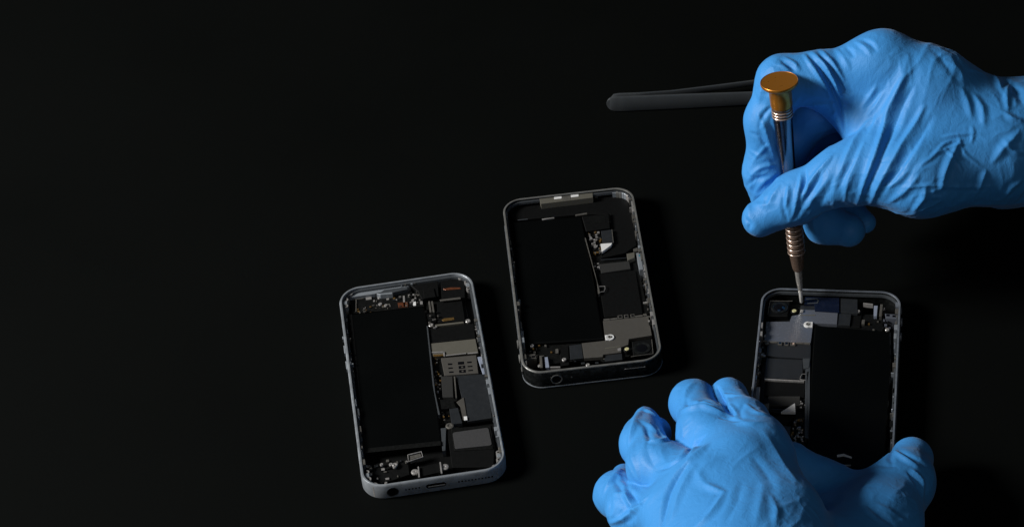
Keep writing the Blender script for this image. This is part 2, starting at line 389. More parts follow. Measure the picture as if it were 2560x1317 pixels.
    for cx, cy, r in ((915, 900, 1.5), (1222, 830, 1.7), (662, 838, .8), (706, 840, 1.1), (562, 845, .7), (608, 1038, .6), (700, 860, .7)):
        x, y = ph.q(*b((cx, cy))[0], 5.0); screw(root, x, y, 5.0, r)
    for cx, cy, r in ((620, 425, .7), (560, 411, .8), (905, 380, .6), (1090, 635, 1.1), (1460, 598, 1.1)):
        x, y = ph.q(*a((cx, cy))[0], 4.6); screw(root, x, y, 4.8, r)
    for nm, m, p in (('contact_pad', m_white, [(545, 402), (580, 400), (580, 420), (548, 422)]), ('contact_pad', m_gold, [(695, 345), (718, 343), (720, 360), (697, 362)]),
                     ('copper_pad', m_copper, [(745, 400), (850, 392), (855, 440), (755, 448)]), ('contact_pad', m_white, [(905, 380), (935, 378), (937, 430), (908, 432)]),
                     ('contact_pad', m_solder, [(978, 388), (1005, 386), (1007, 418), (980, 420)]), ('connector', m_solder, [(800, 330), (820, 328), (825, 440), (806, 442)]),
                     ('connector', m_solderd, [(245, 345), (380, 328), (380, 345), (250, 358)]), ('connector', m_solder, [(400, 325), (465, 318), (466, 355), (405, 362)]),
                     ('connector', m_solderd, [(290, 350), (305, 348), (300, 480), (286, 482)]), ('connector', m_solderd, [(570, 418), (660, 405), (675, 435), (580, 445)])):
        part(nm, a(*p), 3.6, 4.2, m, tbd, .05)
    smd(tbd, ph, rng, a((300, 440), (500, 430), (500, 490), (300, 500)), 4.0, 12, [m_solderd, m_gold, m_solderd, m_pcb])
    smd(tbd, ph, rng, a((860, 300), (1010, 290), (1010, 420), (870, 430)), 4.2, 14, [m_solder, m_solderd, m_pcb])
    smd(board, ph, rng, a((1110, 960), (1180, 960))+b((1200, 240), (1130, 100)), 3.6, 26, [m_solderd, m_pcb, m_solderd, m_solder, m_gold], .3, .9)
    smd(board, ph, rng, b((1190, 240), (1330, 250), (1400, 420), (1200, 440)), 4.2, 8, [m_gold, m_pcb, m_solderd])
    smd(tbd, ph, rng, a((500, 330), (860, 300), (1000, 430), (300, 500)), 3.9, 34, [m_solder, m_solderd, m_pcb, m_chipg, m_gold], .3, 1.2)
    smd(board, ph, rng, a((1050, 560), (1160, 500), (1180, 660), (1070, 700)), 5.0, 12, [m_solder, m_solderd, m_pcb], .3, 1.0)
    smd(board, ph, rng, a((1530, 640), (1560, 640), (1610, 900), (1575, 920)), 5.2, 18, [m_solder, m_solderd, m_alu_d], .3, 1.1)
    smd(root, ph, rng, b((470, 830), (900, 780), (880, 960), (520, 1040)), 3.9, 14, [m_solderd, m_black, m_chipg, m_solder], .4, 1.6)
    smd(root, ph, rng, b((350, 880), (460, 860), (460, 990), (380, 1000)), 4.6, 7, [m_solder, m_solderd, m_pcb], .5, 1.6, 'lug')
    smd(root, ph, rng, a((770, 190), (1000, 190), (900, 230), (780, 250)), 6.0, 8, [m_solder, m_solderd, m_alu], .4, 1.2, 'lug')
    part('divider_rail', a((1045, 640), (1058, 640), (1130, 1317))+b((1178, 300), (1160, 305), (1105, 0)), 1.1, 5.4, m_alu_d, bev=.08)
    part('flex_cable', b((1185, 440), (1240, 430), (1232, 660), (1200, 668)), 1.1, 4.8, m_alu_d)
    # inside of the rim
    xi = W/2-1.2
    side_fittings(root, rng, xi, -L/2+10, L/2-32, 1, 7.3, 1, .9, 'rim_clip', (m_alu, m_alu_d, m_solder, m_solderd))
    side_fittings(root, rng, -xi, -L/2+10, L/2-10, 1, 7.3, -1, .85, 'rim_clip', (m_alu_d, m_alu, m_black, m_solderd))
    for sx, sy in ((1, 1), (-1, 1), (1, -1), (-1, -1)):
        for (dx, dy, r) in ((5.0, 2.6, 1.3), (2.8, 6.5, 1.2), (2.6, 10.6, 1.0)):
            x, y = sx*(W/2-dx), sy*(L/2-dy)
            mb = MB().ring(x, y, r*.5, r, 1, 6.5, 18); mb.build('corner_lug', m_solder, root, True)
        MB().box(sx*(W/2-2.6), sy*(L/2-8.6), 1.6, 2.0, 1, 6.7, 0, .15).build('corner_lug', m_alu, root)
    # outside: buttons, bottom face
    for yy, h in ((33, 1.8), (25.5, 5.0), (15.5, 5.0)):
        MB().box(-W/2-.2, yy, .7, h, 3.0, 5.0, 0, .25).build('side_button', m_alu, root)
    yb = -L/2
    jk = slot_part('headphone_jack', root, m_glass, -17.5, 3.7, 4.4, 4.4, yb+.1, .16)
    MB().lathe([(2.2, 0), (2.2, .3), (2.5, .3), (2.5, 0)], (-17.5, yb+.12, 3.7), (0, -1, 0), 24, True).build('jack_ring', m_alu_d, jk, True)
    pt = slot_part('charging_port', root, m_glass, 0, 3.8, 8.2, 2.4, yb+.1, .16)
    slot_part('port_tongue', pt, m_solder, .2, 3.5, 7.0, .55, yb-.02, .12)
    for i in range(11): slot_part('speaker_hole', root, m_glass, 9.2+i*1.35, 3.8, .8, .8, yb+.1, .14)
    for i in range(5): slot_part('speaker_hole', root, m_glass, -12.2+i*1.35, 3.8, .8, .8, yb+.1, .14)
    return root
phone_silver()

# ---- phones two and three: the same older model, lying opposite ways round
def copy_tree(o, parent=None, m=None):
    c = o.copy(); COL.objects.link(c)
    for k in ('label', 'group', 'category'):
        pass
    if parent: c.parent = parent
    for ch in list(o.children): copy_tree(ch, c)
    return c
def phone_banded():
    W, L, T = 58.6, 115.2, 9.3
    pose = (28.308706-OFF[0], 874.676482-OFF[1], 0.01139952)
    root = empty('opened_phone', (pose[0], pose[1], 0), pose[2])
    G = 'opened phones lying on the table'
    tag(root, 'dark steel banded opened phone lying free between the silver phone and the hands', 'phone', G)
    ph = Phone(root, pose, [(1253, 496), (1580, 465), (1661, 897), (1306.5, 938)], [(1254, 501), (1580, 464), (1659, 896), (1307, 936)])
    rng = random.Random(12)
    a = Z(4.704, 1230, 440); b = Z(4.704, 1230, 700)
    frame_ring(W, L, 8.8, [(0.5, 0.0), (0.15, 0.2), (0, .5), (0, 8.6), (0.2, 8.9), (1.0, 8.9), (1.0, .8)], 14).build('frame', m_band, root, True)
    frame_ring(W, L, 8.8, [(0.02, 8.75), (0.08, 9.15), (0.25, 9.3), (0.85, 9.3), (0.95, 9.15), (0.95, 8.7), (.6, 8.7)], 14).build('rim', m_steel, root, True)
    frame_ring(W, L, 8.8, [(0.25, 0.3), (-0.1, .5), (-0.1, .9), (0.2, 1.0)], 14).build('lower_edge', m_alu, root, True)
    frame_ring(W, L, 8.8, [(1.0, 7.0), (1.0, 8.1), (1.1, 8.2), (1.7, 8.1), (1.8, 7.0)], 14).build('inner_lip', m_alu_d, root, True)
    MB().prism(rrect(W-1.8, L-1.8, 7.8), 0.3, 1.1).build('back_panel', m_black, root)
    def part(name, pts, z0, z1, m, parent=root, bev=.12):
        return MB().prism(ph.P(pts, z1), z0, z1, bev).build(name, m, parent)
    bt = part('battery', a((240, 520), (1060, 468), (1110, 730))+b((1235, 180), (1322, 690), (425, 745), (340, 300)), 1.1, 6.4, m_batt, bev=.5)
    part('top_cover', a((230, 300), (560, 250), (1190, 190), (1560, 190), (1640, 320), (1700, 810), (1580, 900), (1290, 960), (1420, 780), (1390, 440), (1060, 440), (260, 500), (180, 400)), 1.1, 5.4, m_black)
    br = part('dock_bracket', a((556, 240), (1188, 184), (1190, 248), (578, 312)), 1.1, 8.4, m_shield2, bev=.1)
    part('bracket_pad', a((732, 236), (822, 228), (822, 252), (734, 260)), 8.4, 8.55, m_white, br, .03)
    part('bracket_pad', a((930, 214), (1022, 206), (1022, 232), (932, 240)), 8.4, 8.55, m_white, br, .03)
    part('bracket_slot', a((830, 232), (925, 222), (925, 268), (832, 276)), 8.4, 8.48, m_solderd, br, .02)
    x, y = ph.q(*a((1225, 205))[0], 7); MB().ring(x, y, .6, 1.2, 1, 7, 16).build('boss', m_solderd, root, True)
    part('battery_clip', a((590, 488), (735, 472), (735, 480), (660, 490), (592, 502)), 6.3, 6.9, m_solder, bev=.04)
    part('battery_clip', a((985, 445), (1120, 424), (1122, 440), (990, 458)), 6.3, 6.9, m_solderd, bev=.04)
    part('battery_clip', a((300, 495), (420, 485), (420, 492), (300, 502)), 6.3, 6.5, m_alu_d, bev=.02)
    cb = part('connector_block', a((1062, 470), (1375, 432), (1392, 605), (1112, 640)), 1.1, 6.9, m_black, bev=.2)
    part('block_label', a((1150, 480), (1330, 462), (1340, 540), (1165, 560)), 6.9, 6.96, m_pcb, cb, .01)
    board = part('logic_board', a((1120, 640), (1290, 625), (1310, 960), (1690, 990), (1780, 1310))+b((1850, 420), (1880, 700), (1620, 900), (1090, 930), (560, 1010), (520, 760), (1320, 700), (1250, 160)), 1.1, 4.6, m_pcb)
    fx = part('folded_flex', a((1288, 640), (1410, 626), (1428, 780), (1306, 790)), 4.6, 6.6, m_chipg, board)
    part('flex_rim', a((1410, 626), (1418, 626), (1436, 780), (1427, 781)), 6.6, 6.75, m_solderd, fx, .01)
    part('white_tab', a((1283, 792), (1418, 784), (1402, 812), (1300, 886)), 5.5, 6.7, m_white, board, .03)
    part('tape_band', a((1272, 1030), (1618, 998), (1635, 1088), (1292, 1136)), 4.6, 5.8, m_greyf, board)
    part('tape_edge', a((1290, 975), (1585, 955), (1588, 962), (1292, 984)), 5.4, 5.9, m_chipg, board, .02)
    part('connector', a((1588, 912), (1680, 895), (1682, 958), (1602, 990)), 4.6, 6.6, m_shield2, board)
    part('connector', a((1665, 858), (1715, 838), (1720, 880), (1670, 884)), 4.6, 6.9, m_solderd, board)
    part('chip', a((1250, 1150), (1690, 1110))+b((1780, 395), (1330, 435)), 4.6, 5.3, m_black, board)
    part('divider_rail', a((1095, 720), (1108, 718), (1268, 1317))+b((1280, 150), (1255, 160), (1240, 0)), 1.1, 6.5, m_solderd, bev=.06)
    hk = ph.P(b((1255, 72), (1335, 70), (1338, 100), (1325, 132), (1262, 140)), 6.2)
    MB().tube([(*p, 6.2) for p in hk], .15).build('wire_hook', m_solder, root, True)
    sh = part('shield', b((1315, 478), (1845, 425), (1888, 650), (1620, 692), (1612, 762), (1530, 790), (1530, 850), (1320, 876), (1312, 904), (1092, 920), (1066, 742), (1342, 712)), 4.6, 6.3, m_shield, board, .08)
    part('shield_seam', b((1340, 800), (1520, 776), (1520, 784), (1345, 810)), 6.3, 6.4, m_shield2, sh, .01)
    for p in ([(1320, 455), (1395, 450), (1395, 468), (1322, 472)], [(1400, 450), (1480, 440), (1480, 456), (1402, 466)], [(1690, 418), (1780, 408), (1780, 424), (1692, 434)]):
        part('shield_lip', b(*p), 4.6, 6.6, m_solderd, sh, .04)
    for p in ([(1485, 415), (1540, 408), (1545, 445), (1490, 452)], [(1560, 408), (1610, 402), (1615, 440), (1565, 446)], [(1635, 402), (1682, 398), (1686, 432), (1640, 436)]):
        c = part('shield_lip', b(*p), 4.6, 6.6, m_solderd, sh, .04)
        cx = sum(q[0] for q in p)/4; cy = sum(q[1] for q in p)/4
        part('lip_hole', b(*[(cx+(q[0]-cx)*.62, cy+(q[1]-cy)*.62) for q in p]), 6.55, 6.66, m_glass, c, .01)
    x, y = ph.q(*b((1398, 668))[0], 6.9)
    MB().disc(x, y, 1.75, 6.2, 6.8, 22, .1).box(x-1.0, y, 2.0, 3.2, 6.2, 6.8, 0, .1).build('screw_tab', m_white, root)
    MB().lathe([(.8, 6.8), (.8, 7.0), (.45, 7.0), (.3, 6.85)], (x, y, 0), (0, 0, 1), 14).build('screw', m_solderd, root, True)
    cm = part('camera', b((1655, 722), (1885, 690), (1910, 875), (1672, 902)), 1.1, 7.0, m_black, bev=.25)
    x, y = ph.q(*b((1775, 800))[0], 7.3)
    MB().lathe([(3.6, 6.9), (3.6, 7.3), (3.1, 7.4), (2.4, 7.2), (1.5, 7.0)], (x, y, 0), (0, 0, 1), 28).build('lens_barrel', m_band, cm, True)
    MB().lathe([(2.4, 7.2), (1.8, 7.32), (.9, 7.42), (.1, 7.45)], (x, y, 0), (0, 0, 1), 24).build('lens', m_glass, cm, True)
    cr = ph.P(b((1645, 905), (1700, 895), (1905, 868), (1888, 700)), 7.1)
    MB().tube([(*p, 7.1) for p in cr], .16).build('camera_clip', m_solderd, cm, True)
    x, y = ph.q(*b((1597, 812))[0], 6.6)
    fl = MB().disc(x, y, 1.55, 4.6, 6.5, 20, .1).build('flash', m_black, root)
    MB().disc(x, y, .95, 6.4, 6.75, 16, .1).build('flash_lens', m_led, fl)
    part('connector', b((1488, 805), (1525, 795), (1528, 830), (1492, 835)), 6.2, 6.8, m_solder, sh, .05)
    part('dark_module', b((918, 770), (1062, 752), (1082, 918), (928, 935)), 4.6, 5.9, m_chipg, board)
    part('dark_module', b((1330, 880), (1540, 862), (1545, 935), (1340, 960)), 1.1, 5.5, m_chipg)
    part('dark_module', b((800, 790), (905, 780), (915, 1000), (815, 1015)), 1.1, 5.2, m_black)
    part('pale_strip', b((622, 910), (658, 905), (678, 1030), (634, 1036)), 4.6, 6.2, m_pale, board, .05)
    part('pale_strip', b((690, 1022), (808, 1018), (810, 1030), (692, 1034)), 4.6, 6.6, m_solder, board, .03)
    part('connector', b((750, 812), (784, 806), (788, 858), (754, 864)), 4.6, 5.8, m_solderd, board, .04)
    part('contact_pad', b((690, 840), (712, 838), (712, 854), (692, 856)), 4.6, 5.2, m_gold, board, .03)
    for cx, cy, r in ((855, 935, .95), (1137, 1000, .9), (560, 1010, .7), (470, 770, .9)):
        x, y = ph.q(*b((cx, cy))[0], 6.2); screw(root, x, y, 6.2, r)
    lat = part('corner_plate', b((340, 880), (505, 868), (525, 920), (380, 930)), 1.1, 7.0, m_shield)
    for cx in (412, 486):
        part('plate_hole', b((cx-20, 892), (cx+20, 889), (cx+22, 912), (cx-18, 915)), 6.9, 7.06, m_glass, lat, .01)
    part('corner_bracket', b((560, 890), (590, 885), (600, 1030), (570, 1035)), 1.1, 6.9, m_solderd)
    part('side_plate', a((1702, 905), (1790, 890), (1832, 1090), (1738, 1100)), 1.1, 7.6, m_alu)
    x, y = ph.q(*a((1748, 935))[0], 7.6); MB().disc(x, y, .8, 7.5, 7.66, 14).build('blue_dot', mat('teal_mark', (.03, .13, .17), .5), root)
    smd(board, ph, rng, a((1120, 650), (1290, 640), (1285, 900), (1190, 930)), 5.4, 60, [m_solder, m_solder, m_solderd, m_pcb, m_gold], .3, 1.1)
    smd(board, ph, rng, a((1185, 930), (1270, 920), (1290, 1130), (1215, 1120)), 5.6, 10, [m_solder, m_solderd, m_pcb], .4, 1.2)
    smd(board, ph, rng, b((430, 740), (640, 720), (620, 1000), (470, 940)), 5.0, 20, [m_solderd, m_pcb, m_shield, m_gold], .4, 1.4)
    smd(board, ph, rng, b((930, 940), (1560, 880), (1640, 950), (940, 1010)), 4.8, 16, [m_solderd, m_pcb, m_chipg, m_pcb], .4, 1.6)
    smd(board, ph, rng, b((1780, 0), (1830, 0), (1880, 560), (1800, 400)), 6.2, 22, [m_solderd, m_alu_d, m_solder, m_pcb], .6, 1.7)
    xi = W/2-.95
    side_fittings(root, rng, xi, -L/2+22, L/2-9, 1, 9.1, 1, .95, 'rim_clip', (m_alu, m_solderd, m_shield, m_solder))
    side_fittings(root, rng, -xi, -L/2+6, L/2-9, 1, 9.1, -1, .85, 'rim_clip', (m_steel, m_alu, m_black, m_solderd))
    for i in range(7):
        t = math.radians(20+i*11); x, y = W/2-8.8+7.0*math.cos(t), L/2-8.8+7.0*math.sin(t)
        MB().box(x, y, rng.uniform(.8, 1.8), rng.uniform(.6, 1.2), 1, 8.2+rng.uniform(-.5, .3), t+math.pi/2, .1).build('corner_lug', rng.choice((m_alu, m_solder, m_steel)), root)
    for yy, h, w in ((-34, 1.6, .5), (-43, 1.6, .5)):
        MB().lathe([(1.9, 0), (1.9, .5), (1.6, .75)], (-W/2-.05, yy, 5), (-1, 0, 0), 20).build('volume_button', m_steel, root, True)
    MB().box(-W/2-.1, -50.5, .6, 2.6, 4, 6, 0, .15).build('mute_switch', m_steel, root)
    yb = -L/2
    jk = slot_part('headphone_jack', root, m_glass, -15.6, 4.6, 4.0, 4.0, yb+.1, .16)
    MB().lathe([(2.0, 0), (2.0, .32), (2.45, .32), (2.45, 0)], (-15.6, yb+.1, 4.6), (0, -1, 0), 24, True).build('jack_ring', m_steel, jk, True)
    slot_part('microphone_hole', root, m_solderd, -9.3, 4.8, .8, .8, yb+.1, .18)
    pb = slot_part('power_button', root, m_band, 17.2, 5.2, 9.6, 2.3, yb+.1, .45)
    slot_part('button_edge', pb, m_solder, 17.2, 6.2, 8.6, .28, yb-.2, .2)
    return root, ph, W, L
pB, phB, PW, PL = phone_banded()
pC = copy_tree(pB)
poseC = (121.401823-OFF[0], 792.955122-OFF[1], -0.20762408)
pC.location = (poseC[0]*MM, poseC[1]*MM, 0); pC.rotation_euler = (0, 0, poseC[2]+math.pi)
pC['label'] = 'opened phone under the screwdriver tip, its lower end covered by a gloved hand'
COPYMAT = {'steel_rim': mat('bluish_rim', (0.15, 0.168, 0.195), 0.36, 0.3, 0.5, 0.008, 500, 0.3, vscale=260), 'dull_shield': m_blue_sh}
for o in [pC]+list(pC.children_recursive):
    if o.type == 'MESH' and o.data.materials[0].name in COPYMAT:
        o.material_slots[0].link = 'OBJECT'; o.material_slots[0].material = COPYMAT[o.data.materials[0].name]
for o in list(pC.children_recursive):
    if o.name.startswith('white_tab'): bpy.data.objects.remove(o)
phC = Phone(pC, (poseC[0], poseC[1], poseC[2]+math.pi))
c7 = Z(2.635, 1840, 660)
def cpart(name, pts, z0, z1, m, bev=.05):
    return MB().prism(phC.P(pts, z1), z0, z1, bev).build(name, m, pC)
cpart('film_label', c7((455, 216), (680, 222), (680, 318), (520, 308), (516, 262), (450, 262)), 5.4, 6.75, m_navy)
cpart('film_label', c7((690, 225), (800, 232), (800, 325), (690, 318)), 5.4, 6.6, m_chipg)
cpart('rounded_outline', c7((462, 226), (538, 226), (546, 240), (538, 258), (470, 262), (470, 256), (532, 252), (537, 240), (532, 232), (462, 232)), 6.74, 6.82, m_alu_d, .01)
cpart('chip', c7((212, 448), (495, 462), (490, 622), (300, 612), (200, 600)), 4.6, 6.0, m_chipg)
cpart('chip', c7((200, 618), (440, 630), (438, 758), (185, 748)), 4.6, 5.8, m_chipg)
cpart('retaining_bar', c7((188, 752), (448, 765), (448, 772), (188, 760)), 4.6, 6.2, m_solder)
cpart('divider_rail', c7((458, 660), (488, 622), (486, 900), (478, 1150), (452, 1140)), 1.1, 6.5, m_alu_d)
cpart('rail_foot', c7((440, 620), (488, 620), (480, 680), (446, 690)), 4.6, 6.7, m_alu_d)

cpart('pale_edge', [(2092, 1136), (2110, 1133), (2130, 1141), (2129, 1145), (2109, 1139), (2093, 1141)], 8.7, 8.95, m_white, .02)
cpart('white_tab', c7((296, 972), (388, 914), (392, 974)), 6.2, 7.4, m_white, .03)
# ------------------------------------------------------------------ tweezers
def strip(pts, zb, zt, th, name, m, parent, r_end=True):
    """a flat blade standing on edge that follows pts [(x, y, z0, z1)]"""
    v = []; f = []
    n = len(pts)
    for k, (x, y, z0, z1) in enumerate(pts):
        a = Vector(pts[min(k+1, n-1)][:2])-Vector(pts[max(k-1, 0)][:2]); a.normalize(); nx, ny = -a.y, a.x
        e = th*.5; b = min(.35, (z1-z0)*.3)
        ring = [(-e, z0+b), (-e, z1-b), (-e+b*.6, z1), (e-b*.6, z1), (e, z1-b), (e, z0+b), (e-b*.6, z0), (-e+b*.6, z0)]
        v += [(x+nx*o, y+ny*o, z) for o, z in ring]
    for k in range(n-1):
        for i in range(8):
            j = (i+1) % 8; f.append((k*8+i, k*8+j, k*8+8+j, k*8+8+i))
    f.append(tuple(range(8))[::-1]); f.append(tuple(range((n-1)*8, n*8)))
    return MB().add(v, f).build(name, m, parent, True)
tp = at_z(1520, 273, 0)
tw = empty('tweezers', (tp[0], tp[1], 0))
tag(tw, 'dark metal tweezers lying on the table behind the hand that grips the screwdriver', 'tweezers')
def loc_pts(pxs, zb=0.3):
    out = []
    for px, py, h in pxs:
        p = at_z(px, py, zb); out.append((p[0]-tp[0], p[1]-tp[1]))
    return out
def blade(pxs, hts):
    base = loc_pts([(a, b, 0) for a, b in pxs]); P = []
    # smooth resample
    for k in range(len(base)-1):
        for t in np.linspace(0, 1, 7)[:-1 if k < len(base)-2 else None]:
            P.append((base[k][0]*(1-t)+base[k+1][0]*t, base[k][1]*(1-t)+base[k+1][1]*t, hts[k]*(1-t)+hts[k+1]*t))
    out = []
    x0 = P[0][0]
    for x, y, h in P:
        d = abs(x-x0); R = h/2
        hh = h if d > R else max(1.2, 2*math.sqrt(max(0, R*R-(R-d)**2)))
        out.append((x, y, 4.6-hh/2, 4.6+hh/2))
    return out
strip(blade([(1518, 277), (1524, 277.5), (1530, 278), (1560, 278), (1700, 272), (1880, 264), (2060, 262)], [8.0, 8.0, 8.0, 8.2, 7.9, 7.0, 5.2]), 0, 0, 1.3, 'arm', m_tweez, tw)
strip(blade([(1524, 271), (1600, 268), (1680, 256), (1780, 240), (1900, 224), (2060, 226)], [8.2, 8.0, 5.0, 3.2, 3.0, 3.0]), 0, 0, 1.2, 'arm', m_tweez, tw)

# ------------------------------------------------------------------ screwdriver
p_tip = at_z(2004, 757, 6.6); p_head = at_z(1948, 203, 115.0)
AX = Vector(p_head-p_tip); LEN = AX.length; AX.normalize()
sd = empty('screwdriver', p_tip)
tag(sd, 'precision screwdriver with flat orange cap and ringed metal handle, held upright', 'screwdriver')
def s_at(py):                                   # distance along the axis for an image row
    lo, hi = -5.0, LEN+5
    for _ in range(40):
        mid = (lo+hi)/2
        if to_px(np.array(p_tip)+np.array(AX)*mid)[1] > py: lo = mid
        else: hi = mid
    return (lo+hi)/2
def rr(px): return px/6.05
def sd_part(name, prof, m, parent=sd, smooth=True):
    return MB().lathe([(max(rr(r), .05), s) for r, s in prof], (0, 0, 0), AX, 40).build(name, m, parent, smooth)
s = s_at
sd_part('blade', [(5.2, 6.3), (5.6, 7.2), (8.5, s(700)), (9.5, s(672)), (9.5, s(664))], m_blade)
sd_part('ferrule', [(12, s(674)), (14.5, s(668)), (18.5, s(636)), (19.5, s(632)), (19.5, s(628))], m_bronze)
bit = MB().lathe([(.35, 0), (.75, .7), (.8, 4.5), (.95, 6.5)], (0, 0, 0), AX, 24).build('bit', mat('bit_gleam_tint', (0.85, 0.83, 0.80), 0.22, 0.5, 0.5), sd, True)  # steel tip; its near-white colour stands in for the gleam there
gr = []
y = 630
ys = [630, 618, 606, 594, 582, 570, 558]
prof = []
for i in range(len(ys)-1):
    a0, a1 = s(ys[i]), s(ys[i+1]); d = a1-a0
    prof += [(20.5, a0), (21.6, a0+d*.12), (21.6, a0+d*.68), (19.8, a0+d*.78), (19.8, a0+d*.98)]
kn = sd_part('lower_grip', prof, m_bronze)
for i in range(len(ys)-1):
    a0 = s(ys[i]); MB().lathe([(rr(21.6), a0+.05), (rr(22.2), a0+.18), (rr(22.2), a0+.42), (rr(21.6), a0+.55)], (0, 0, 0), AX, 40, True).build('grip_ring', m_ring, kn, True)
sd_part('handle', [(19.5, s(559)), (18.5, s(520)), (17.5, s(470)), (18.2, s(430)), (20.5, s(370)), (23.2, s(310)), (24.5, s(291))], m_chrome)
prof = [(24.5, s(291))]
yr = [288, 281, 274, 267]
for yy in yr: prof += [(24.6, s(yy+1.5)), (25.6, s(yy+1)), (25.6, s(yy-1)), (24.2, s(yy-1.8))]
prof.append((25, s(263)))
col = sd_part('collar', prof, m_bronze)
for yy in yr[:3]:
    MB().lathe([(rr(25.4), s(yy)-.3), (rr(26.2), s(yy)-.15), (rr(26.2), s(yy)+.15), (rr(25.4), s(yy)+.3)], (0, 0, 0), AX, 40, True).build('collar_ring', m_ring, col, True)
hd = s(203)
sd_part('cap', [(26.5, s(264)), (27.5, s(258)), (27.5, s(246)), (28.5, hd-3.4), (32, hd-2.6), (42, hd-1.9), (45.5, hd-1.2), (46.5, hd-.6), (46.2, hd-.15), (45, hd+.05), (44, hd-.1), (20, hd-.25), (1, hd-.28)], m_cap)

# ------------------------------------------------------------------ gloved hands: implicit surface -> mesh
def vnoise(P, seed=0):
    """smooth value noise, P (n,3) -> (-1,1)"""
    P = P+seed*17.13; I = np.floor(P).astype(np.int64); F = P-I; F = F*F*F*(F*(F*6-15)+10)
    def h(a, b, c):
        n = (a*73856093) ^ (b*19349663) ^ (c*83492791) ^ (seed*2654435)
        n = (n ^ (n >> 13))*1274126177 & 0x7fffffff
        n = (n ^ (n >> 16))*668265263 & 0x7fffffff
        return (n & 0xffffff)/float(0xffffff)*2-1
    out = 0
    for dx in (0, 1):
        wx = F[:, 0] if dx else 1-F[:, 0]
        for dy in (0, 1):
            wy = F[:, 1] if dy else 1-F[:, 1]
            for dz in (0, 1):
                wz = F[:, 2] if dz else 1-F[:, 2]
                out = out+wx*wy*wz*h(I[:, 0]+dx, I[:, 1]+dy, I[:, 2]+dz)
    return out
def capsule(P, a, b, ra, rb):
    ab = b-a; L2 = ab@ab+1e-9
    t = np.clip((P-a)@ab/L2, 0, 1)
    d = P-a-t[:, None]*ab
    return np.sqrt((d*d).sum(1))-(ra+(rb-ra)*t)
def smin(a, b, k):
    h = np.clip(0.5+0.5*(b-a)/k, 0, 1); return b+(a-b)*h-k*h*(1-h)
class Hand:
    def __init__(s): s.palm = []; s.fingers = []; s.cuts = []
    def sdf(s, P):
        P = P.astype(np.float64); base = None
        for a, b, ra, rb, k in s.palm:
            d = capsule(P, a, b, ra, rb); base = d if base is None else smin(base, d, k)
        total = base
        for segs, kr in s.fingers:
            df = None
            for a, b, ra, rb, k in segs:
                d = capsule(P, a, b, ra, rb); df = d if df is None else smin(df, d, k)
            total = smin(total, smin(base, df, kr), 0.7)
        return total
    def all(s): return s.palm+[q for f, _ in s.fingers for q in f]
def surface(hand, vox):
    A = hand.all(); lo = np.min([np.minimum(a-ra, b-rb) for a, b, ra, rb, k in A], 0)-6; hi = np.max([np.maximum(a+ra, b+rb) for a, b, ra, rb, k in A], 0)+6
    n = (np.ceil((hi-lo)/vox)).astype(int); B = 5; n = ((n+B-1)//B)*B
    cb = n//B
    g = np.stack(np.meshgrid(*[(np.arange(c)+.5)*B*vox for c in cb], indexing='ij'), -1).reshape(-1, 3)+lo
    dc = hand.sdf(g).reshape(cb)
    fine = np.repeat(np.repeat(np.repeat(dc, B, 0), B, 1), B, 2)
    near = np.abs(fine) < B*vox*1.6
    idx = np.argwhere(near); fine[near] = hand.sdf((idx+.5)*vox+lo)
    S = fine < 0
    # surface nets
    n0, n1, n2 = fine.shape
    cnt = np.zeros((n0-1, n1-1, n2-1), np.int32); acc = np.zeros((n0-1, n1-1, n2-1, 3))
    def sl(o, ax=None): return tuple(slice(o[i], o[i]+(n0, n1, n2)[i]-1) for i in range(3))
    corners = [(i, j, k) for i in (0, 1) for j in (0, 1) for k in (0, 1)]
    for c0 in corners:
        for ax in range(3):
            if c0[ax]: continue
            c1 = list(c0); c1[ax] = 1; a = fine[sl(c0)]; b = fine[sl(c1)]
            m = (a < 0) != (b < 0)
            t = np.where(m, a/np.where(m, a-b, 1), 0); cnt += m
            for q in range(3): acc[..., q] += np.where(m, c0[q]+(t if q == ax else 0), 0)
    ok = cnt > 0; vid = -np.ones(cnt.shape, np.int64); vid[ok] = np.arange(ok.sum())
    V = (np.argwhere(ok)+acc[ok]/cnt[ok][:, None]+.5)*vox+lo
    F = []
    for ax in range(3):
        u, w = (ax+1) % 3, (ax+2) % 3
        s0 = [slice(1, -1)]*3; s0[ax] = slice(0, -1); s1 = [slice(1, -1)]*3; s1[ax] = slice(1, None)
        a = S[tuple(s0)]; b = S[tuple(s1)]
        for sg in (True, False):
            e = np.argwhere((a != b) & (a == sg))
            if not len(e): continue
            base = e.copy(); off = np.ones(3, int); off[ax] = 0; base = base+off
            q = []
            for du, dw in ((0, 0), (1, 0), (1, 1), (0, 1)):
                p = base.copy(); p[:, u] -= du; p[:, w] -= dw; q.append(vid[p[:, 0], p[:, 1], p[:, 2]])
            q = np.stack(q, 1)
            F.append(q if sg else q[:, ::-1])
    F = np.concatenate(F)
    for _ in range(3):                                     # settle the vertices on the surface
        d = hand.sdf(V); e = .3
        G = np.stack([hand.sdf(V+np.eye(3)[i]*e)-d for i in range(3)], 1)/e
        V = V-np.clip(d, -.5, .5)[:, None]*G/np.maximum((G*G).sum(1), .2)[:, None]
    G = np.stack([hand.sdf(V+np.eye(3)[i]*.8)-hand.sdf(V-np.eye(3)[i]*.8) for i in range(3)], 1)
    N = G/np.maximum(np.linalg.norm(G, axis=1), 1e-6)[:, None]
    return V, F, N
def hit(bvh, px, py):
    d = ray(px, py); d = d/np.linalg.norm(d)
    h = bvh.ray_cast(Vector(CAMO), Vector(d))
    return None if h[0] is None else np.array(h[0])
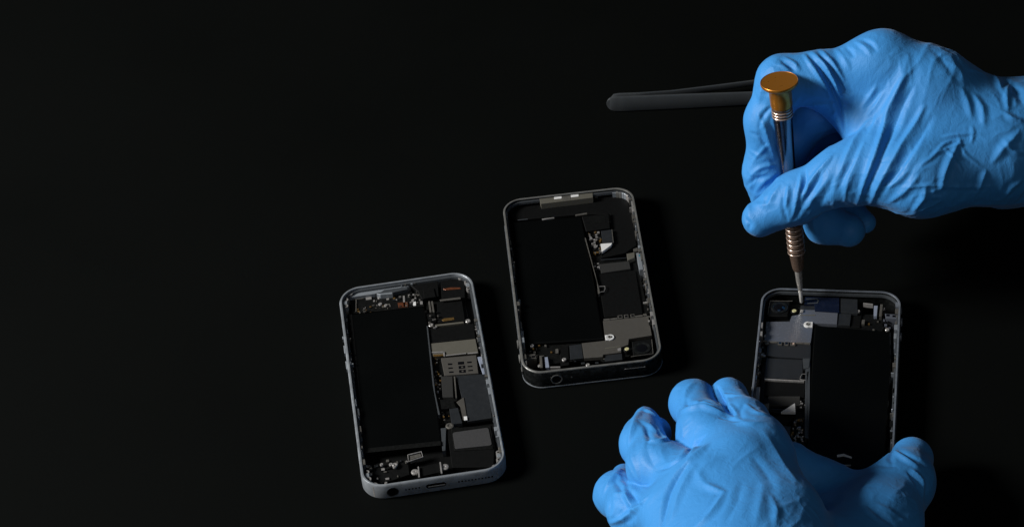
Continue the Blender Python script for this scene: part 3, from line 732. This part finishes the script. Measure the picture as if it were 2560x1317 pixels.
def fold_disp(V, bvh, folds):
    """crests (amp>0) and creases (amp<0) of the stretched rubber, each along its own curve on the skin"""
    D = np.zeros(len(V))
    for pts, amp, wd in folds:
        wd *= .74; amp *= .95
        P = []
        for k in range(len(pts)-1):                        # resample and drop onto the skin
            for t in np.linspace(0, 1, 7)[:-1 if k < len(pts)-2 else None]:
                p = hit(bvh, pts[k][0]*(1-t)+pts[k+1][0]*t, pts[k][1]*(1-t)+pts[k+1][1]*t)
                if p is not None: P.append(p)
        if len(P) < 3: continue
        P = np.array(P)
        for _ in range(2): P[1:-1] = (P[:-2]+2*P[1:-1]+P[2:])/4
        lo, hi = P.min(0)-4*wd, P.max(0)+4*wd
        sel = np.where(((V > lo) & (V < hi)).all(1))[0]
        if not len(sel): continue
        Q = V[sel]; best = np.full(len(Q), 1e9); par = np.zeros(len(Q)); n = len(P)-1
        for i in range(n):
            ab = P[i+1]-P[i]; t = np.clip((Q-P[i])@ab/(ab@ab+1e-9), 0, 1); d = np.linalg.norm(Q-P[i]-t[:, None]*ab, axis=1)
            m = d < best; best[m] = d[m]; par[m] = (i+t[m])/n
        tap = np.clip(np.sin(np.pi*np.clip(par*.94+.03, 0, 1)), 0, 1)**.6
        x = best/(wd*(.45+.55*tap))
        D[sel] += amp*tap*(np.exp(-np.abs(x)**1.35*1.05)*1.3-.28*np.exp(-(x-2.0)**2*1.1))
    return D
def build_hand(name, hand, vox, folds, label, wr, group=None, zmin=None):
    V, F, N = surface(hand, vox)
    bvh = BVHTree.FromPolygons([tuple(v) for v in V], [tuple(int(i) for i in f) for f in F])
    D = fold_disp(V, bvh, folds)
    D += wr(V, N)
    V = V+N*D[:, None]
    if zmin is not None: V[:, 2] = np.where(V[:, 2] < zmin, zmin, V[:, 2])
    c = V.mean(0); c[2] = 0
    me = bpy.data.meshes.new(name); me.from_pydata([tuple(v) for v in (V-c)*MM], [], [tuple(int(i) for i in f) for f in F])
    me.materials.append(m_glove); me.polygons.foreach_set('use_smooth', [True]*len(me.polygons))
    o = bpy.data.objects.new(name, me); COL.objects.link(o); o.location = [q*MM for q in c]
    sb = o.modifiers.new('smooth', 'SUBSURF'); sb.levels = 1; sb.render_levels = 1
    tag(o, label, 'gloved hand', group)
    return o
def wrinkles(dirs, amp, seed):
    """loose-rubber crinkle: ridged noise drawn out along the pull direction, fading in and out in patches"""
    dirs = np.array(dirs, float); dirs /= np.linalg.norm(dirs)
    def f(V, N):
        W = np.stack([vnoise(V/14+seed, seed+i) for i in range(3)], 1)*5
        Q = V+W; al = Q@dirs; Q1 = Q-al[:, None]*dirs*.78
        r1 = 1-np.abs(vnoise(Q1/7.5, seed+5)); r2 = 1-np.abs(vnoise(Q1/3.4, seed+9))
        r3 = 1-np.abs(vnoise((V+W*.6)/5.0, seed+13))
        patch = np.clip(vnoise(V/19, seed+21)*1.5+.45, 0, 1); patch2 = np.clip(vnoise(V/13, seed+23)*1.8+.2, 0, 1)
        return amp*(patch*((r1**3-.35)*.9+(r2**3-.35)*.35)+patch2*(r3**4-.3)*.4)
    return f

# ---- upper hand (right hand, from the right edge of the picture)
U = Hand()
def c(px, py, dep): return at_d(px, py, dep)
U.palm = [
    (c(2205, 158, 1088), c(2330, 222, 1088), 12.8, 15.5, 8),
    (c(2330, 225, 1088), c(2500, 322, 1092), 15.0, 16, 8),
    (c(2170, 420, 1084), c(2300, 432, 1080), 11.5, 15.0, 12),
    (c(2300, 432, 1080), c(2480, 395, 1086), 15.0, 19, 12),
    (c(2250, 300, 1092), c(2480, 350, 1094), 17, 21, 10),
    (c(2470, 355, 1098), c(2530, 360, 1098), 22.5, 23.5, 8),
    (c(2575, 352, 1098), c(2860, 350, 1100), 25.5, 27, 5),
    (c(2235, 230, 1112), c(2500, 350, 1115), 13, 19, 12),
    (c(2270, 320, 1135), c(2500, 370, 1120), 13, 19, 12),
    (c(2290, 400, 1150), c(2520, 390, 1122), 12, 19, 12),
]
U.fingers = [
    # index: proximal, middle, distal
    ([(c(2210, 165, 1090), c(2040, 190, 1090), 11.6, 9.2, 5), (c(2040, 190, 1090), c(1955, 200, 1092), 9.2, 9.4, 5), (c(1955, 202, 1092), c(1918, 300, 1098), 9.4, 8.3, 6),
      (c(1918, 300, 1098), c(1912, 430, 1107), 8.3, 7.9, 6), (c(1912, 430, 1107), c(1925, 520, 1112), 7.9, 6.8, 6), (c(2050, 220, 1092), c(2150, 300, 1094), 7, 10, 9)], 9),
    # thumb
    ([(c(2200, 415, 1082), c(2100, 440, 1086), 12.5, 10.6, 6), (c(2100, 440, 1086), c(1990, 495, 1094), 10.6, 9.6, 6), (c(1990, 495, 1094), c(1900, 547, 1098), 9.6, 7.4, 6)], 10),
    # middle, behind the tool
    ([(c(2240, 250, 1110), c(2035, 275, 1111), 12, 10, 5), (c(2035, 275, 1111), c(1968, 360, 1116), 10, 8.8, 5), (c(1968, 360, 1116), c(1955, 440, 1122), 8.8, 8, 5), (c(1955, 440, 1122), c(1985, 510, 1122), 8, 6.8, 5)], 8),
    # ring
    ([(c(2270, 320, 1135), c(2085, 345, 1130), 12, 9.8, 5), (c(2085, 345, 1130), c(2040, 470, 1134), 9.4, 8.4, 5), (c(2040, 470, 1140), c(2062, 558, 1128), 8.4, 7.6, 5), (c(2062, 558, 1128), c(2122, 576, 1122), 7.8, 6.9, 5)], 8),
    # little finger
    ([(c(2290, 400, 1150), c(2150, 420, 1155), 11, 8, 5), (c(2150, 420, 1155), c(2110, 520, 1146), 8, 7, 5), (c(2110, 520, 1146), c(2163, 556, 1136), 7, 4.6, 5)], 7),
]
k1 = Z(2.1947, 1800, 40)
FU = [
    (k1((1030, 225), (1010, 320), (955, 430), (885, 545), (815, 640)), .9, 3.2),
    (k1((1018, 330), (975, 420), (925, 520), (895, 640), (850, 780), (795, 910), (752, 1030)), 1.3, 1.9),
    (k1((1050, 400), (1000, 500), (960, 600), (905, 720), (860, 840), (800, 960)), -1.0, 2.0),
    (k1((1120, 500), (1075, 590), (1010, 690), (950, 790), (880, 910), (825, 1030)), 1.3, 1.9),
    (k1((1160, 560), (1110, 650), (1040, 760), (980, 860), (900, 960)), -.8, 2.2),
    (k1((1130, 640), (1080, 740), (1000, 860), (915, 960)), .6, 1.6),
    (k1((1320, 680), (1270, 770), (1232, 860), (1212, 955)), 1.0, 1.8),
    (k1((1130, 940), (1120, 1000), (1060, 1070)), .9, 1.6),
    (k1((1090, 880), (1020, 960), (930, 1025)), .8, 1.7),
    (k1((1050, 830), (990, 900), (900, 950)), .5, 1.2),
    (k1((830, 560), (790, 620), (740, 680), (700, 760), (650, 880)), .9, 2.0),
    (k1((790, 700), (750, 790), (700, 900), (685, 1010)), .7, 1.6),
    (k1((860, 380), (820, 450), (780, 500)), .5, 1.4), (k1((900, 420), (850, 500), (800, 560)), .6, 1.5),
    (k1((760, 760), (700, 860), (640, 960)), -.5, 1.7),
    # bend of the index base
    (k1((480, 205), (545, 275), (600, 370), (640, 460), (672, 560), (684, 640)), -1.5, 1.3),
    (k1((505, 195), (575, 270), (630, 370), (662, 450)), .9, 1.1),
    (k1((530, 188), (600, 268), (650, 350), (690, 420)), -.8, 1.0),
    (k1((460, 215), (515, 290), (570, 370), (610, 440)), .8, 1.1),
    (k1((560, 192), (620, 260), (680, 350)), .7, 1.2),
    (k1((780, 130), (830, 155), (858, 195)), -.6, 1.2), (k1((745, 140), (800, 175), (830, 215)), .5, 1.1), (k1((690, 172), (720, 200), (735, 225)), -.5, 1.2),
    (k1((640, 185), (680, 230), (710, 290)), .5, 1.5),
    (k1((330, 240), (385, 275), (415, 310)), -.8, 1.1), (k1((350, 225), (410, 260), (440, 300)), .6, 1.1), (k1((300, 262), (350, 280), (380, 300)), .5, 1.0),
    (k1((255, 330), (225, 420), (215, 480)), .4, 1.6),
    # index middle segment
    (k1((210, 540), (240, 600), (275, 690), (300, 780)), .8, 1.5), (k1((280, 500), (235, 545), (215, 610)), -.8, 1.2), (k1((275, 560), (290, 660), (320, 760)), -.4, 1.3),
    (k1((170, 870), (230, 830), (310, 815)), .6, 1.2), (k1((180, 800), (230, 740), (270, 700)), .5, 1.1), (k1((150, 930), (200, 890), (300, 880)), -.5, 1.2), (k1((165, 640), (215, 660), (260, 720)), -.5, 1.2),
    (k1((200, 960), (250, 900), (320, 860)), .5, 1.3), (k1((160, 740), (215, 770), (280, 800)), .35, 1.0),
    # thumb
    (k1((620, 760), (570, 820), (500, 910), (440, 1010)), 1.0, 1.5), (k1((445, 860), (440, 930), (425, 990), (400, 1110)), .8, 1.3), (k1((470, 850), (470, 920), (430, 1040)), -.7, 1.2),
    (k1((375, 930), (372, 990), (355, 1060)), .8, 1.2), (k1((345, 1000), (350, 1060), (370, 1120)), -.5, 1.2), (k1((330, 920), (290, 990), (260, 1040)), .6, 1.4),
    (k1((560, 830), (540, 900), (470, 1010), (400, 1120)), -.6, 1.4), (k1((590, 900), (530, 980), (470, 1060)), .6, 1.5), (k1((140, 1110), (165, 1140), (160, 1170)), -.7, 1.4),
    (k1((190, 1030), (240, 1040), (300, 1030)), .4, 1.5), (k1((620, 880), (600, 960), (540, 1050)), -.5, 1.5),
    # wrist and cuff
    (k1((1220, 662), (1290, 655), (1380, 648)), .6, 1.0), (k1((1380, 600), (1390, 640), (1380, 700)), .5, 1.0), (k1((1390, 430), (1440, 500), (1450, 600)), .7, 1.8), (k1((1330, 400), (1360, 470), (1380, 560)), .6, 1.8),
    (k1((1560, 530), (1600, 560), (1660, 580)), .8, 1.6), (k1((1500, 800), (1560, 720), (1640, 640)), .8, 2.0), (k1((1460, 850), (1440, 900), (1410, 970)), .8, 1.6), (k1((1100, 820), (1160, 780), (1230, 700), (1300, 680)), .5, 1.0),
    (k1((1000, 940), (1150, 930), (1350, 940), (1500, 935)), .45, 1.1), (k1((1560, 340), (1620, 400), (1660, 480)), -1.0, 2.6), (k1((1470, 310), (1520, 350), (1550, 420)), .8, 1.8), (k1((1600, 350), (1570, 420), (1580, 520)), .7, 1.5),
    (k1((1560, 1000), (1600, 940), (1660, 900)), .6, 1.5), (k1((1230, 720), (1290, 790), (1330, 850)), .35, .9), (k1((1300, 640), (1340, 760), (1450, 840)), .3, .9), (k1((1180, 760), (1260, 720), (1350, 700)), .35, .9),
    (k1((1560, 680), (1600, 740), (1660, 760)), .5, 1.3), (k1((1250, 250), (1320, 300), (1340, 380)), .5, 2.0), (k1((1170, 190), (1240, 260), (1280, 340)), -.4, 2.2),
]
dU = at_d(2180, 500, 1090)-at_d(2280, 300, 1090)
hu = build_hand('gloved_hand', U, 0.72, FU, 'hand in creased blue glove reaching in from the right and pinching the screwdriver', wrinkles(dU, .55, 3), 'gloved hands at work on the phone')

# ---- lower hand (left hand, from the bottom edge)
Lh = Hand()
def z(px, py, h): return at_z(px, py, h)
Lh.palm = [
    (z(1893, 1126, 46), z(1960, 1290, 49), 11.5, 12.5, 8),
    (z(1960, 1290, 49), z(1975, 1450, 45), 12.5, 16, 8),
    (z(1850, 1170, 51), z(1880, 1420, 48), 12.5, 18, 9),
    (z(1755, 1215, 50), z(1820, 1430, 46), 12, 18, 10),
    (z(1680, 1285, 43), z(1770, 1450, 42), 11.5, 18, 10),
    (z(1680, 1175, 33), z(1745, 1155, 37), 5.5, 7.0, 8),
    (z(1900, 1440, 42), z(1960, 1800, 42), 24, 25, 16),
    (z(1975, 1168, 24), z(2062, 1222, 14), 9.5, 9.5, 7),
    (z(2062, 1222, 14), z(2150, 1262, 13), 9.5, 10.5, 7),
    (z(2060, 1330, 15), z(2150, 1340, 15), 14, 14, 10),
    (z(2150, 1400, 22), z(2000, 1500, 32), 15, 20, 12),
]
Lh.fingers = [
    ([(z(1893, 1126, 49), z(1862, 1058, 43), 11.2, 8.8, 6), (z(1862, 1058, 43), z(1820, 990, 30), 8.4, 6.4, 6), (z(1822, 992, 30), z(1822, 985, 9), 6.4, 5.6, 5)], 9),
    ([(z(1850, 1170, 50), z(1766, 1078, 42), 11.6, 9.5, 9), (z(1766, 1078, 42), z(1733, 1008, 29), 9.4, 8.4, 9), (z(1733, 1008, 29), z(1752, 1010, 9), 8.8, 6.5, 5)], 9),
    ([(z(1755, 1215, 46), z(1640, 1168, 39), 11.4, 9.6, 9), (z(1640, 1168, 39), z(1606, 1108, 31), 9.5, 8.0, 8), (z(1608, 1108, 33), z(1613, 1042, 22), 8.0, 4.2, 6), (z(1606, 1095, 26), z(1640, 1080, 12), 7.4, 6.2, 5)], 9),
    ([(z(1680, 1285, 38), z(1585, 1275, 28), 11, 9.2, 6), (z(1588, 1275, 28), z(1544, 1236, 20), 9.6, 8.2, 6), (z(1544, 1236, 20), z(1560, 1190, 13), 8.0, 5.0, 6)], 8),
    ([(z(2110, 1400, 26), z(2205, 1310, 23), 15.5, 13.5, 9), (z(2205, 1310, 23), z(2262, 1205, 18), 13, 10.8, 8), (z(2262, 1205, 18), z(2280, 1145, 14), 10.2, 8.4, 7)], 14),
]
k2 = Z(2.6667, 1440, 900)
FL = [
    (k2((860, 505), (790, 570), (700, 650), (620, 705), (540, 730)), -1.1, 1.6), (k2((880, 560), (800, 620), (720, 690)), .7, 2.0),
    (k2((800, 720), (850, 820), (980, 880)), .5, 2.2), (k2((985, 880), (930, 980), (860, 1060), (790, 1112)), .9, 2.0), (k2((870, 830), (930, 860), (990, 875)), .4, 1.6),
    (k2((740, 690), (680, 770), (620, 880), (590, 1000), (570, 1110)), -1.1, 1.7), (k2((790, 700), (730, 790), (680, 900), (640, 1050)), .6, 2.0),
    (k2((480, 905), (430, 960), (380, 1005), (300, 1060), (215, 1090)), 1.1, 1.5), (k2((310, 850), (350, 920), (400, 1010)), .9, 1.6), (k2((350, 860), (400, 930), (440, 970)), -.7, 1.4),
    (k2((225, 880), (230, 960), (215, 1080)), -.5, 1.6), (k2((470, 535), (560, 540), (660, 515)), 1.0, 1.3), (k2((540, 440), (560, 490), (610, 530)), .9, 1.3), (k2((470, 470), (490, 510), (480, 550)), -.8, 1.3),
    (k2((390, 370), (440, 330), (490, 350)), -.6, 1.4), (k2((480, 420), (520, 460), (545, 500)), .7, 1.6), (k2((420, 400), (470, 440), (490, 500)), -.5, 1.5),
    (k2((680, 350), (760, 318), (840, 300), (900, 320), (960, 350), (1060, 380)), 1.1, 1.8), (k2((720, 270), (735, 200), (780, 150)), .6, 1.8), (k2((730, 290), (820, 280), (900, 290)), -.8, 1.6), (k2((800, 280), (860, 260), (930, 290)), -.5, 1.6), (k2((735, 260), (740, 290), (830, 300)), -.5, 1.5),
    (k2((940, 180), (965, 240), (1000, 310), (1060, 375)), -1.6, 1.2), (k2((960, 235), (1040, 235), (1130, 240)), .7, 1.3), (k2((1000, 300), (1040, 320), (1080, 370)), .6, 1.2), (k2((1130, 290), (1200, 350), (1300, 370), (1370, 390)), .6, 1.5),
    (k2((1060, 390), (1140, 420), (1240, 410)), .4, 2.0), (k2((1120, 290), (1090, 340), (1110, 400)), -.5, 1.6), (k2((950, 380), (1010, 390), (1100, 410)), -.7, 1.2),
    (k2((450, 310), (400, 380), (370, 470), (350, 560)), .9, 1.8), (k2((460, 320), (540, 380), (600, 450)), .7, 1.6), (k2((300, 720), (240, 780), (180, 880)), .7, 1.8), (k2((260, 800), (300, 860), (360, 900)), -.9, 1.5), (k2((250, 890), (330, 870), (380, 1000)), .6, 1.6), (k2((830, 560), (780, 600), (760, 640)), .4, 1.8), 
    (k2((1250, 820), (1230, 950), (1200, 1080)), .5, 2.6), (k2((1300, 900), (1340, 1000), (1330, 1100)), .5, 1.8), (k2((1100, 820), (1080, 940), (1000, 1080)), -.4, 2.4),
    (k2((960, 650), (880, 680), (830, 740)), .4, 2.6), (k2((1250, 470), (1330, 600), (1400, 720), (1470, 800)), .5, 3.0), (k2((1180, 640), (1260, 740), (1330, 860)), -.4, 2.6),
    (k2((2095, 585), (2170, 640), (2280, 710)), .9, 1.4), (k2((2110, 600), (2090, 640), (2110, 700)), -.8, 1.3), (k2((2150, 600), (2230, 640), (2330, 700)), -.6, 1.6), (k2((2240, 730), (2310, 800), (2310, 900)), 1.0, 1.5),
    (k2((2210, 740), (2270, 810), (2290, 890)), -.8, 1.4), (k2((1950, 970), (2030, 1030), (2130, 1100)), -.8, 1.8), (k2((1990, 950), (2100, 1010), (2200, 1080)), .5, 1.8), (k2((2140, 1080), (2220, 1060), (2290, 1000)), .5, 1.8), (k2((1970, 690), (2040, 700), (2130, 710)), -.4, 1.6),
    (k2((560, 560), (570, 620), (600, 680)), .3, 2.0), (k2((470, 560), (490, 650), (540, 730)), -.4, 1.8), (k2((380, 560), (370, 650), (420, 780)), .5, 1.6), (k2((330, 640), (380, 760), (470, 860)), .4, 1.6),
    (k2((250, 780), (280, 760), (320, 800)), .5, 1.2), (k2((300, 770), (340, 820), (350, 870)), -.6, 1.2), (k2((700, 540), (720, 480), (700, 400)), .4, 2.0),
]
dL = at_z(1800, 1300, 45)-at_z(1900, 1120, 45)
hl = build_hand('gloved_hand', Lh, 0.72, FL, 'blue gloved hand spread palm down at the bottom edge, steadying the rightmost phone', wrinkles(dL, .36, 8), 'gloved hands at work on the phone')
